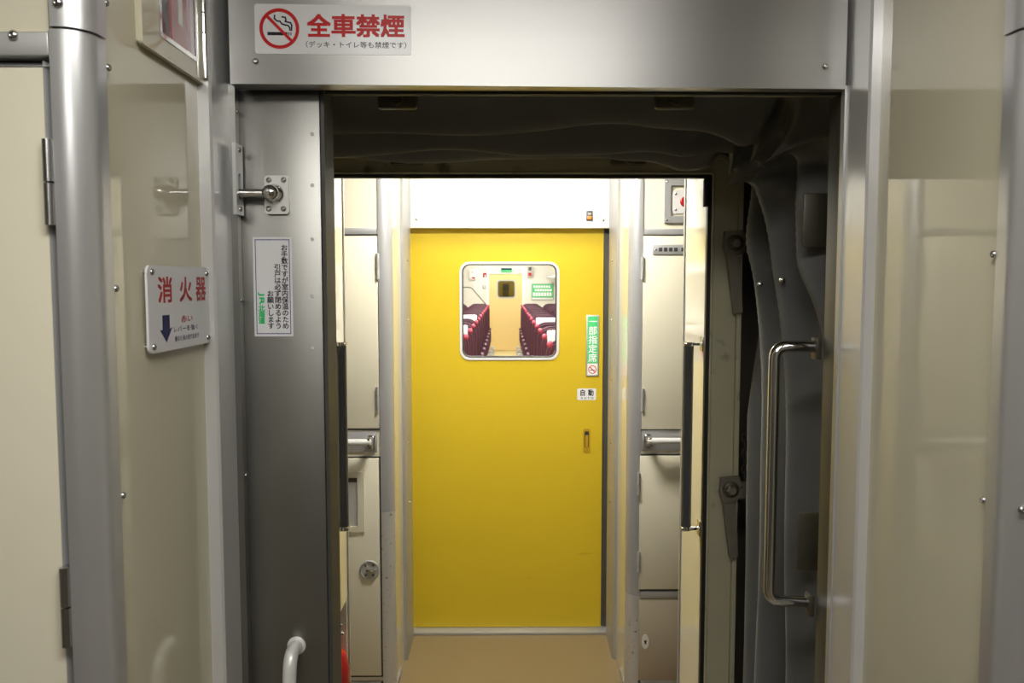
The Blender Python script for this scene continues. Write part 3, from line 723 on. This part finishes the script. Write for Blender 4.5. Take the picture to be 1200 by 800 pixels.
# ------------------------------------------------------------------ signs and fittings in the near car
# no-smoking sticker on the steel header
u0, v1 = hpix(298, 4.5); u1, v0 = hpix(482, 65); HPn = HP
t = thing('no_smoking_sign', 'white no smoking sticker with red writing on steel header above doorway', 'sign', HP.at((u0 + u1) / 2, v0, 0))
obj('sticker', MB().flat(HP, rrect(u0, u1, v0, v1, .004), .0002, .0006), 'sticker', t)
W_, H_ = u1 - u0, v1 - v0
cu, cv, rr = u0 + W_ * .157, v0 + H_ * .508, H_ * .405
D1 = .0010
m_ = MB().holed(HP, circ(cu, cv, rr, 48), circ(cu, cv, rr * .83, 48), D1, D1 + .0004)
a = math.radians(-45); ca, sa = math.cos(a), math.sin(a); b = rr * .075; l = rr * .88
m_.flat(HP, [(cu + ca * x - sa * y, cv + sa * x + ca * y) for x, y in ((-l, -b), (l, -b), (l, b), (-l, b))], D1 + .0002, .0004)
obj('ban_ring', m_, 'red_ink', t)
m_ = MB(); q = rr
m_.flat(HP, rect(cu - .60 * q, cu + .40 * q, cv - .33 * q, cv - .17 * q), D1 - .0002, .0003)
m_.flat(HP, rect(cu + .45 * q, cu + .50 * q, cv - .33 * q, cv - .17 * q), D1 - .0002, .0003)
m_.flat(HP, rect(cu + .55 * q, cu + .60 * q, cv - .33 * q, cv - .17 * q), D1 - .0002, .0003)
def ribbon(mb, pts, wd, d):
    for (x0, y0), (x1, y1) in zip(pts, pts[1:]):
        dx, dy = x1 - x0, y1 - y0; L_ = math.hypot(dx, dy); ox, oy = -dy / L_ * wd / 2, dx / L_ * wd / 2
        ex_, ey_ = dx / L_ * wd * .3, dy / L_ * wd * .3
        mb.flat(HP, [(x0 - ex_ + ox, y0 - ey_ + oy), (x0 - ex_ - ox, y0 - ey_ - oy), (x1 + ex_ - ox, y1 + ey_ - oy), (x1 + ex_ + ox, y1 + ey_ + oy)], d, .0003)
for pts in ([(-.22, .66), (-.24, .50), (-.12, .38), (.04, .36), (.12, .24), (.30, .18), (.44, .16), (.52, .05), (.53, -.08)],
            [(.14, .58), (.30, .56), (.34, .44), (.30, .36), (.42, .32), (.56, .30), (.62, .18), (.61, -.08)]):
    ribbon(m_, [(cu + x * q, cv + y * q) for x, y in pts], .075 * q, D1 - .0002)
obj('cigarette', m_, 'black_ink', t)
tx0 = u0 + W_ * .333; tx1 = u0 + W_ * .962
m_ = MB(); cw = (tx1 - tx0) / 4
for k, ch in enumerate('全車禁煙'): line_text(m_, HP, ch, tx0 + cw * k + cw * .02, tx0 + cw * (k + 1) - cw * .05, v0 + H_ * .365, v0 + H_ * .80, D1, .030)
obj('red_lettering', m_, 'red_ink', t)
obj('small_lettering', line_text(MB(), HP, '（デッキ・トイレ等も禁煙です）', u0 + W_ * .325, u0 + W_ * .968, v0 + H_ * .135, v0 + H_ * .265, D1, .006), 'black_ink', t)

# paper notice on the jamb panel
x0, x1, z0, z1 = R(296, 277.5, 344, 394, Y_P)
t = thing('paper_notice', 'upright white notice with vertical black writing on steel jamb panel', 'sign', ((x0 + x1) / 2, Y_P, z0))
obj('notice_sheet', MB().flat(JP, rrect(x0, x1, z0, z1, .001), .0001, .0005), 'sticker', t)
W_, H_ = x1 - x0, z1 - z0
obj('border', MB().holed(JP, rect(x0 + W_ * .055, x1 - W_ * .055, z0 + H_ * .024, z1 - H_ * .024), rect(x0 + W_ * .075, x1 - W_ * .075, z0 + H_ * .033, z1 - H_ * .033), .0006, .0009), 'violet_ink', t)
def vcol(body, fu, f1, f0, mb, cell, wgt=.018): column_text(mb, JP, body, x0 + W_ * fu, z1 - H_ * f1, z1 - H_ * f0, cell, .0009, wgt)
m_ = MB(); cell = W_ * .176
vcol('お手数ですが室内保温のため', .805, .075, .925, m_, cell); vcol('引戸は必ず閉めるよう', .62, .27, .925, m_, cell); vcol('お願いします', .425, .535, .925, m_, cell)
obj('lettering', m_, 'black_ink', t)
m_ = MB()
vcol('北海道', .19, .685, .870, m_, cell * 1.0, .035)
# the two roman letters lie on their side, as on the notice
vs, fs = glyphs('JR')
gx0 = min(v.x for v in vs); gx1 = max(v.x for v in vs); gy1 = max(v.y for v in vs); gy0 = min(v.y for v in vs)
va, vb = z1 - H_ * .555, z1 - H_ * .680
for i_, (ox_, oy_) in enumerate(BOLD): put(m_, vs, fs, lambda v: JP.at(x0 + W_ * (.11 + ox_ * .008) + (v.y - gy0) / (gy1 - gy0) * W_ * .155, va + oy_ * W_ * .006 + (v.x - gx0) / (gx1 - gx0) * (vb - va), .0009 + i_ * 1e-5))
obj('green_lettering', m_, 'green_ink', t)

# bolt latch on the jamb panel, its keeper on the reveal
x0, x1, z0, z1 = R(311, 206, 340, 251, Y_P)
xk, zk = P(322.5, 228, Y_P)
t = thing('bolt_latch', 'pale latch plate with round knob and bolt on steel jamb panel', 'latch', ((x0 + x1) / 2, Y_P, z0))
obj('mounting_plate', MB().flat(JP, rrect(x0, x1, z0, z1, .005), 0, .006), 'castal', t)
screws(t, [P(316.5, 211.5, Y_P), P(333.5, 211.5, Y_P), P(316.5, 245, Y_P), P(333.5, 245, Y_P)], JP, .0045, .006)
obj('knob', MB().lathe(JP, (xk, zk), [(.016, .006), (.014, .010), (.010, .014), (.0115, .020), (.0125, .026), (.0115, .032), (.007, .036), (.002, .0372)], 28), 'chrome', t)
obj('bolt', MB().cyl((XTL + .0135, Y_P - .020, zk), (xk, Y_P - .020, zk), .0068, n=20), 'chrome', t)
_, zk1 = P(288, 169, Y_P - .02); _, zk0 = P(288, 252, Y_P - .02)
t = thing('latch_keeper', 'upright steel latch keeper on left reveal catching the bolt', 'latch', (XTL + .010, Y_P - .022, zk0))
RV = Plane((XTL + .010, 0, 0), (0, 1, 0))
kc = Y_P - .021; zm1 = zk + .0085; 
obj('keeper_plate', MB().holed(RV, rect(kc - .0165, kc + .0165, zk0, zk1), rrect(kc - .006, kc + .006, zk - .009, zk + .030, .004), 0, .0055), 'alu_flat', t)
obj('keeper_slot', MB().box(XTL + .0101, XTL + .0106, kc - .0065, kc + .0065, zk - .0095, zk + .031), 'gap', t)
screws(t, [(kc, zk1 - .009), (kc, zk0 + .009)], RV, .004, .0055)

# pull handle low on the jamb panel
x, z = P(339, 762, Y_P - .045)
t = thing('pull_handle', 'bright curved pull handle low on the steel jamb panel', 'handle', (x, Y_P, z - .30))
obj('handle_grip', MB().tube([(x, Y_P, z - .012), (x, Y_P - .040, z - .010), (x - .001, Y_P - .047, z - .06), (x - .002, Y_P - .047, z - .22), (x, Y_P - .040, z - .285), (x, Y_P, z - .288)], .0108, 20, .035), 'castal', t)
for zz in (z - .012, z - .288): obj('handle_foot', MB().lathe(JP, (x, zz), [(.015, 0), (.015, .002), (.012, .004)], 24), 'castal', t)

# extinguisher sign on the left wall
XS = XL + .010
S_ = Plane((XL + .007, 0, 0), (0, 1, 0))
ya, z1 = PX(172, 310.5, XS); yb, _ = PX(244.5, 314, XS); _, z0 = PX(172, 416, XS)
t = thing('extinguisher_sign', 'white sign plate with red writing and navy arrow on left wall', 'sign', (XS, (ya + yb) / 2, z0))
obj('sign_plate', MB().flat(S_, rrect(ya, yb, z0, z1, .010), 0, .003), 'plate', t)
W_, H_ = yb - ya, z1 - z0
for a_ in (ya + W_ * .06, yb - W_ * .05):
    for b_ in (z0 + H_ * .075, z1 - H_ * .075): obj('spacer', MB().cyl((XL - .0005, a_, b_), (XL + .0072, a_, b_), .003, n=12), 'zinc', t)
screws(t, [(ya + W_ * .06, z0 + H_ * .075), (yb - W_ * .05, z0 + H_ * .075), (ya + W_ * .06, z1 - H_ * .075), (yb - W_ * .05, z1 - H_ * .075)], S_, .0042, .003)
for ch, a_, b_ in (('消', .14, .345), ('火', .47, .67), ('器', .745, .925)):
    m_ = line_text(MB(), S_, ch, ya + W_ * a_, ya + W_ * b_, z1 - H_ * .425, z1 - H_ * .13, .0034, .022)
    obj('red_character', m_, 'dull_red_ink', t)
ac = ya + W_ * .245; aw = W_ * .052
obj('arrow', MB().flat(S_, [(ac - aw, z0 + H_ * .425), (ac + aw, z0 + H_ * .425), (ac + aw, z0 + H_ * .255), (ac + aw * 1.75, z0 + H_ * .275), (ac, z0 + H_ * .105), (ac - aw * 1.75, z0 + H_ * .255), (ac - aw, z0 + H_ * .255)], .0031, .0004), 'navy_ink', t)
obj('small_red_lettering', line_text(MB(), S_, '赤い', ya + W_ * .48, ya + W_ * .67, z0 + H_ * .315, z0 + H_ * .40, .0034, .01), 'dull_red_ink', t)
m_ = line_text(MB(), S_, 'レバーを強く', ya + W_ * .36, ya + W_ * .76, z0 + H_ * .205, z0 + H_ * .275, .0034, .005)
line_text(m_, S_, '握ると消火液が出ます', ya + W_ * .37, ya + W_ * .78, z0 + H_ * .095, z0 + H_ * .16, .0034, .005)
obj('navy_lettering', m_, 'navy_ink', t)

# glazed wall cabinet, upper left
XB = XL + .010
yb0 = PX(167, 40, XB)[0]; yb1 = PX(239.5, 90, XB)[0]; zb = PX(163, 48, XB)[1] ; zb2 = zb + .30
t = thing('alarm_cabinet', 'small cream wall cabinet with glazed door over the extinguisher sign', 'cabinet', (XL, (yb0 + yb1) / 2, zb))
CB = Plane((XL, 0, 0), (0, 1, 0))
wy0 = PX(188, 40, XB)[0]; wy1 = PX(229, 40, XB)[0]; wzb = PX(188, 40, XB)[1]
inn = rrect(wy0, wy1, wzb, zb2 - .04, .003)
obj('cabinet_box', MB().holed(CB, rrect(yb0 + .004, yb1 - .004, zb + .004, zb2 - .004, .003), inn, 0, .004), 'cream', t)
dor = obj('cabinet_door', MB().holed(CB, rrect(yb0, yb1, zb, zb2, .006), inn, .004, .010), 'cream_gloss', t)
obj('glazing_bead', MB().holed(CB, rrect(wy0 - .003, wy1 + .003, wzb - .003, zb2 - .037, .004), rrect(wy0 + .003, wy1 - .003, wzb + .003, zb2 - .043, .003), .003, .0115), 'chrome', dor)
obj('cabinet_glass', MB().box(XL + .0085, XL + .0095, wy0 + .001, wy1 - .001, wzb + .001, zb2 - .041), 'glass', dor)
obj('inner_board', MB().box(XL + .0006, XL + .002, wy0 - .001, wy1 + .001, wzb - .001, zb2 - .039), 'dark_panel', t)
fy = lambda f: wy0 + (wy1 - wy0) * f
obj('red_card', MB().box(XL + .0024, XL + .006, fy(.40), fy(.84), wzb + .006, zb2 - .05), 'red', t)
m_ = MB().flat(CB, [(fy(.58), wzb + .034), (fy(.70), wzb + .034), (fy(.70), wzb + .085), (fy(.58), wzb + .085)], .0062, .0003)
m_.flat(CB, [(fy(.54), wzb + .098), (fy(.64), wzb + .088), (fy(.76), wzb + .098), (fy(.74), wzb + .122), (fy(.56), wzb + .122)], .0062, .0003)
obj('white_marks', m_, 'white_ink', t)
obj('pink_card', MB().box(XL + .0024, XL + .004, fy(.85), fy(.97), wzb + .004, zb2 - .05), 'pink', t)
hy = yb1 - .008
m_ = MB()
for a_, b_ in ((0.006, .068), (.070, .096), (.098, .122), (.124, .19)): m_.cyl((XB + .004, hy, zb + a_), (XB + .004, hy, zb + b_), .0045, n=14)
obj('hinge', m_, 'chrome', t)

# ------------------------------------------------------------------ lamps
def ceiling_lamp(name, x0, x1, y0, y1, z, glow, lab, group=None):
    t = thing(name, lab, 'lamp', ((x0 + x1) / 2, (y0 + y1) / 2, z), group)
    obj('lamp_tray', MB().box(x0 - .02, x1 + .02, y0 - .02, y1 + .02, z - .012, z, .004), 'white', t)
    obj('lamp_diffuser', MB().box(x0, x1, y0, y1, z - .032, z - .011, .006), glow, t)
ceiling_lamp('ceiling_lamp', -.36, .42, .04, .36, CEIL, 'glow_near', 'long ceiling lamp over the near vestibule')
ceiling_lamp('ceiling_lamp', -.36, .42, -1.50, -1.20, CEIL, 'glow_rear_fill', 'added unseen fill lamp at the rear of the near vestibule ceiling')  # unseen lamp added to fill front-facing surfaces and reach the gangway frame
ceiling_lamp('ceiling_lamp', -.5, .5, SAL1 + .5, SAL1 + .8, 2.26, 'glow_saloon', 'added unseen lamp in the small room beyond the far end door')  # unseen lamp added to brighten the olive wall behind the end door window
ceiling_lamp('ceiling_lamp', -.20, .24, 2.60, 2.76, CEIL, 'glow_deck', 'ceiling lamp over the far vestibule behind the passage mouth')
ceiling_lamp('ceiling_lamp', -.20, .25, 3.28, 3.46, CEIL, 'glow_far', 'ceiling lamp above the white header of the yellow door')

# ------------------------------------------------------------------ passenger saloon seen through the door window
SW = 1.40
struct('floor_saloon', MB().box(-SW, SW, SAL0, SAL1 + 1.2, -.06, 0), 'saloon_floor')
struct('ceiling_saloon', MB().box(-SW, SW, SAL0, SAL1 + 1.2, 2.26, 2.31), 'ceiling')
struct('wall_saloon_left', MB().box(-SW - .05, -SW, SAL0, SAL1 + 1.2, 0, 2.26), 'saloon_wall')
struct('wall_saloon_right', MB().box(SW, SW + .05, SAL0, SAL1 + 1.2, 0, 2.26), 'saloon_wall')
struct('wall_saloon_near', MB().box(-SW, FXL - .03, 3.73, SAL0, 0, 2.26).box(FXR + .03, SW, 3.73, SAL0, 0, 2.26).box(FXL - .03, FXR + .03, 3.738, SAL0, zhd + .05, 2.26), 'saloon_wall')
xe0, xe1 = P(573, 380, SAL1)[0], P(612, 380, SAL1)[0]; zed = P(592, 321, SAL1)[1]
struct('wall_saloon_end', MB().box(-SW, xe0, SAL1, SAL1 + .06, 0, 2.26).box(xe1, SW, SAL1, SAL1 + .06, 0, 2.26).box(xe0, xe1, SAL1, SAL1 + .06, zed, 2.26), 'saloon_wall')
struct('wall_beyond', MB().box(-SW, SW, SAL1 + 1.15, SAL1 + 1.2, 0, 2.26), 'olive')
EW = front(SAL1)
d3 = sroot('door_3', ((xe0 + xe1) / 2, SAL1 + .03, 0)); d3['label'] = 'buff end door with small window at the far end of saloon aisle'; d3['category'] = 'door'
gx0, gx1, gz0, gz1 = R(583.5, 329, 603, 348, SAL1 + .03)
E3 = front(SAL1 + .02)
obj('door_leaf', MB().holed(E3, rect(xe0 - .02, xe1 + .02, .01, zed + .02), rrect(gx0, gx1, gz0, gz1, .05), 0, -.03), 'saloon_door', d3)
obj('window_frame', MB().holed(E3, rrect(gx0 - .03, gx1 + .03, gz0 - .03, gz1 + .03, .08), rrect(gx0 + .002, gx1 - .002, gz0 + .002, gz1 - .002, .05), -.005, .012), 'grey_plastic', d3)
obj('window_glass', MB().box(gx0 - .01, gx1 + .01, SAL1 + .035, SAL1 + .04, gz0 - .01, gz1 + .01), 'smoke_glass', d3)
x0, x1, z0, z1 = R(589.5, 332, 596, 348, SAL1 + 1.14)  # added dark stand-in for the figure in the end door window
tag(obj('figure_stand_in', MB().box(x0, x1, SAL1 + 1.12, SAL1 + 1.149, z0 - .3, z1, .004), 'dark_fit'), 'added dark panel standing in for the figure in far end door window', 'panel')
# bright strips beside the end door
x0 = P(570.5, 380, SAL1 - .02)[0]; struct('trim_21', MB().box(x0, xe0, SAL1 - .02, SAL1 + .001, 0, 2.26), 'white'); struct('trim_22', MB().box(xe1, xe1 + .05, SAL1 - .02, SAL1 + .001, 0, 2.26), 'white')
def wallbox(name, lab, cat, px0, py0, px1, py1, dpt, m, parts=()):
    x0, x1, z0, z1 = R(px0, py0, px1, py1, SAL1)
    t = thing(name, lab, cat, ((x0 + x1) / 2, SAL1, z0))
    obj('casing', MB().box(x0, x1, SAL1 - dpt, SAL1, z0, z1, .01), m, t)
    for nm, a, b, c, d_, mm in parts:
        obj(nm, MB().box(x0 + (x1 - x0) * a, x0 + (x1 - x0) * c, SAL1 - dpt - .008, SAL1 - dpt + .004, z1 - (z1 - z0) * d_, z1 - (z1 - z0) * b), mm, t)
    return t
t = wallbox('green_notice', 'green and white notice board on the right of saloon end wall', 'sign', 622.5, 332, 649, 351.5, .02, 'grey_plastic',
        [('green_field', .03, .04, .97, .84, 'green_plate'), ('grey_footer', .03, .86, .97, .96, 'white')])
x0, x1, z0, z1 = R(622.5, 332, 649, 351.5, SAL1)
m_ = MB(); W_, H_ = x1 - x0, z1 - z0; sp = front(SAL1 - .029)
for f0, f1, a, b in ((.12, .26, .10, .86), (.33, .47, .16, .92), (.54, .76, .08, .92)):
    for k in range(7):
        a_ = a + (b - a) * k / 7; m_.box(x0 + W_ * a_, x0 + W_ * (a_ + (b - a) / 7 * .8), SAL1 - .030, SAL1 - .0275, z1 - H_ * f1, z1 - H_ * f0)
obj('white_marks', m_, 'white_ink', t)
wallbox('notice_box', 'small ivory box with red mark on the left of saloon end wall', 'box', 549.5, 315.5, 557.5, 328, .06, 'ceiling', [('red_mark', .45, .72, .9, .86, 'dull_red_ink'), ('badge', .4, .2, .65, .34, 'grey_plastic')])
wallbox('exit_sign', 'small red sign on the saloon end wall left of end door', 'sign', 566, 319.5, 571, 324.8, .02, 'red', [('white_mark', .36, .45, .64, .98, 'white_ink')])
wallbox('wall_switch', 'little grey switch on the saloon end wall below the red sign', 'switch', 565.5, 334, 569.5, 338, .03, 'grey_plastic', [('rocker', .3, .25, .7, .75, 'white')])
wallbox('alarm_box', 'grey alarm box with red lamp on saloon end wall right of end door', 'box', 617.5, 312, 624.5, 324.5, .08, 'grey_plastic', [('red_lamp', .2, .60, .75, .90, 'red'), ('dark_face', .25, .08, .75, .40, 'dark_fit')])
wallbox('direction_sign', 'small dark and green sign over the end door of saloon', 'sign', 587, 314, 600, 319, .03, 'green_plate', [('dark_band', .03, .06, .97, .45, 'navy_ink')])
wallbox('number_plate', 'small white plate on saloon end wall at upper right corner of end door', 'sign', 605.5, 314.5, 611, 319, .02, 'white', [('faint_mark', .3, .3, .7, .6, 'grey_plastic')])
# handrail by the far end wall
pts = []
for px, py in ((536, 336.5), (552, 336.5), (570, 357)):
    x, z = P(px, py, 18.9); pts.append((x, 18.9, z))
pts.append((pts[-1][0] + .02, 18.9, .0))
tag(obj('partition_rail', MB().tube(pts, .014, 10, .06), 'lever'), 'thin grey sloping rail behind the last left seats in saloon', 'rail')
# luggage racks
for sgn, lab in ((-1, 'pale luggage rack running along the left saloon wall'), (1, 'pale luggage rack running along the right saloon wall')):
    t = thing('luggage_rack', lab, 'luggage rack', (sgn * 1.2, 12, 1.70), 'luggage racks')
    xa, xb = sorted((sgn * .98, sgn * 1.398))
    obj('shelf', MB().box(xa, xb, 4.2, 19.3, 1.70, 1.725, .004), 'ceiling', t)
    obj('front_rail', MB().cyl((sgn * .98, 4.2, 1.73), (sgn * .98, 19.3, 1.73), .018, n=12), 'alu_flat', t)
for x in (-.42, .42):
    ceiling_lamp('tube_lamp', x - .07, x + .07, 4.3, 19.0, 2.26, 'glow_saloon', 'long tube lamp on the saloon ceiling %s of the aisle' % ('left' if x < 0 else 'right'), 'saloon tube lamps')

# maroon double seats, their backs towards the yellow door
def make_seat(covers):
    t = thing('train_seat', '', 'seat', (0, 0, 0), 'maroon double seats in the saloon')
    # aisle at +x; unit spans x -.49 .. .49
    obj('pedestal', MB().box(-.40, .40, -.02, .40, 0, .05, .01).box(.30, .46, .0, .36, .05, .27, .01).box(-.46, -.30, .0, .36, .05, .27, .01), 'grey_plastic', t)
    obj('foot_step', MB().box(.40, .55, -.06, .30, .02, .10, .01).box(.49, .55, -.06, .12, .10, .20, .008), 'grey_plastic', t)
    obj('seat_shell', MB().box(-.48, .48, -.02, .46, .27, .34, .02), 'maroon_dark', t)
    for x in (-.235, .235): obj('seat_cushion', MB().box(x - .21, x + .21, .04, .50, .34, .45, .04, 3), 'maroon', t)
    for x in (-.235, .235):
        prof = []
        for (a, b) in rrect(x - .225, x + .225, .34, 1.15, .14, 8): prof.append((a, b))
        bm = MB(); pl = front(0)
        t0 = bmesh.new(); vs = [t0.verts.new((a, -.02 - (b - .34) * .20, b)) for a, b in prof]; f = t0.faces.new(vs)
        r = bmesh.ops.extrude_face_region(t0, geom=[f]); bmesh.ops.translate(t0, verts=[v for v in r['geom'] if isinstance(v, bmesh.types.BMVert)], vec=(0, .11, 0))
        bmesh.ops.bevel(t0, geom=[e for e in t0.edges if e.is_manifold and len(e.link_faces) == 2 and e.calc_face_angle(0) > 1.2], offset=.025, segments=3, affect='EDGES')
        bm.add(t0); obj('backrest', bm, 'maroon_dark', t)
        if covers:
            yb = -.02 - (1.13 - .34) * .20
            obj('headrest_cover', MB().box(x - .17, x + .17, yb - .008, yb + .125, 1.05, 1.160, .02, 3), 'linen', t)
    for x in (-.47, 0, .47): obj('armrest', MB().box(x - .022, x + .022, -.02, .36, .55, .60, .015).box(x - .018, x + .018, .0, .05, .34, .56, .005), 'maroon_dark', t)
    yb = -.02 - (1.12 - .34) * .20
    obj('shoulder_grip', MB().ball((.43, yb + .045, 1.10), .038, (.75, .95, .85), 14), 'rose', t)
    return t
def children(o): return [c for c in bpy.data.objects if c.parent == o]
plain = make_seat(False); covered = make_seat(True)
kids = {plain.name: children(plain), covered.name: children(covered)}
ORD = ['first', 'second', 'third', 'fourth', 'fifth', 'sixth', 'seventh', 'eighth', 'ninth', 'tenth', 'eleventh', 'twelfth', 'thirteenth', 'last']
used = set()
for side in (-1, 1):
    for k in range(14):
        cov = (k in (3, 6)) if side < 0 else (k in (2, 5))
        src = covered if cov else plain
        if src.name not in used and side < 0:
            o = src; used.add(src.name); ch = kids[src.name]
        else:
            o = src.copy(); C.objects.link(o); ch = []
            for c_ in kids[src.name]:
                q = c_.copy(); q.parent = o; C.objects.link(q); ch.append(q)
        o.location = (side * .80, 5.95 + .93 * k, 0)
        o.scale = (1 if side < 0 else -1, 1, 1)
        o['label'] = 'maroon double seat%s, %s visible row from yellow door, %s of aisle' % (' with white covers' if cov else '', ORD[k], 'left' if side < 0 else 'right')
        o['category'] = 'seat'; o['group'] = 'maroon double seats in the saloon'
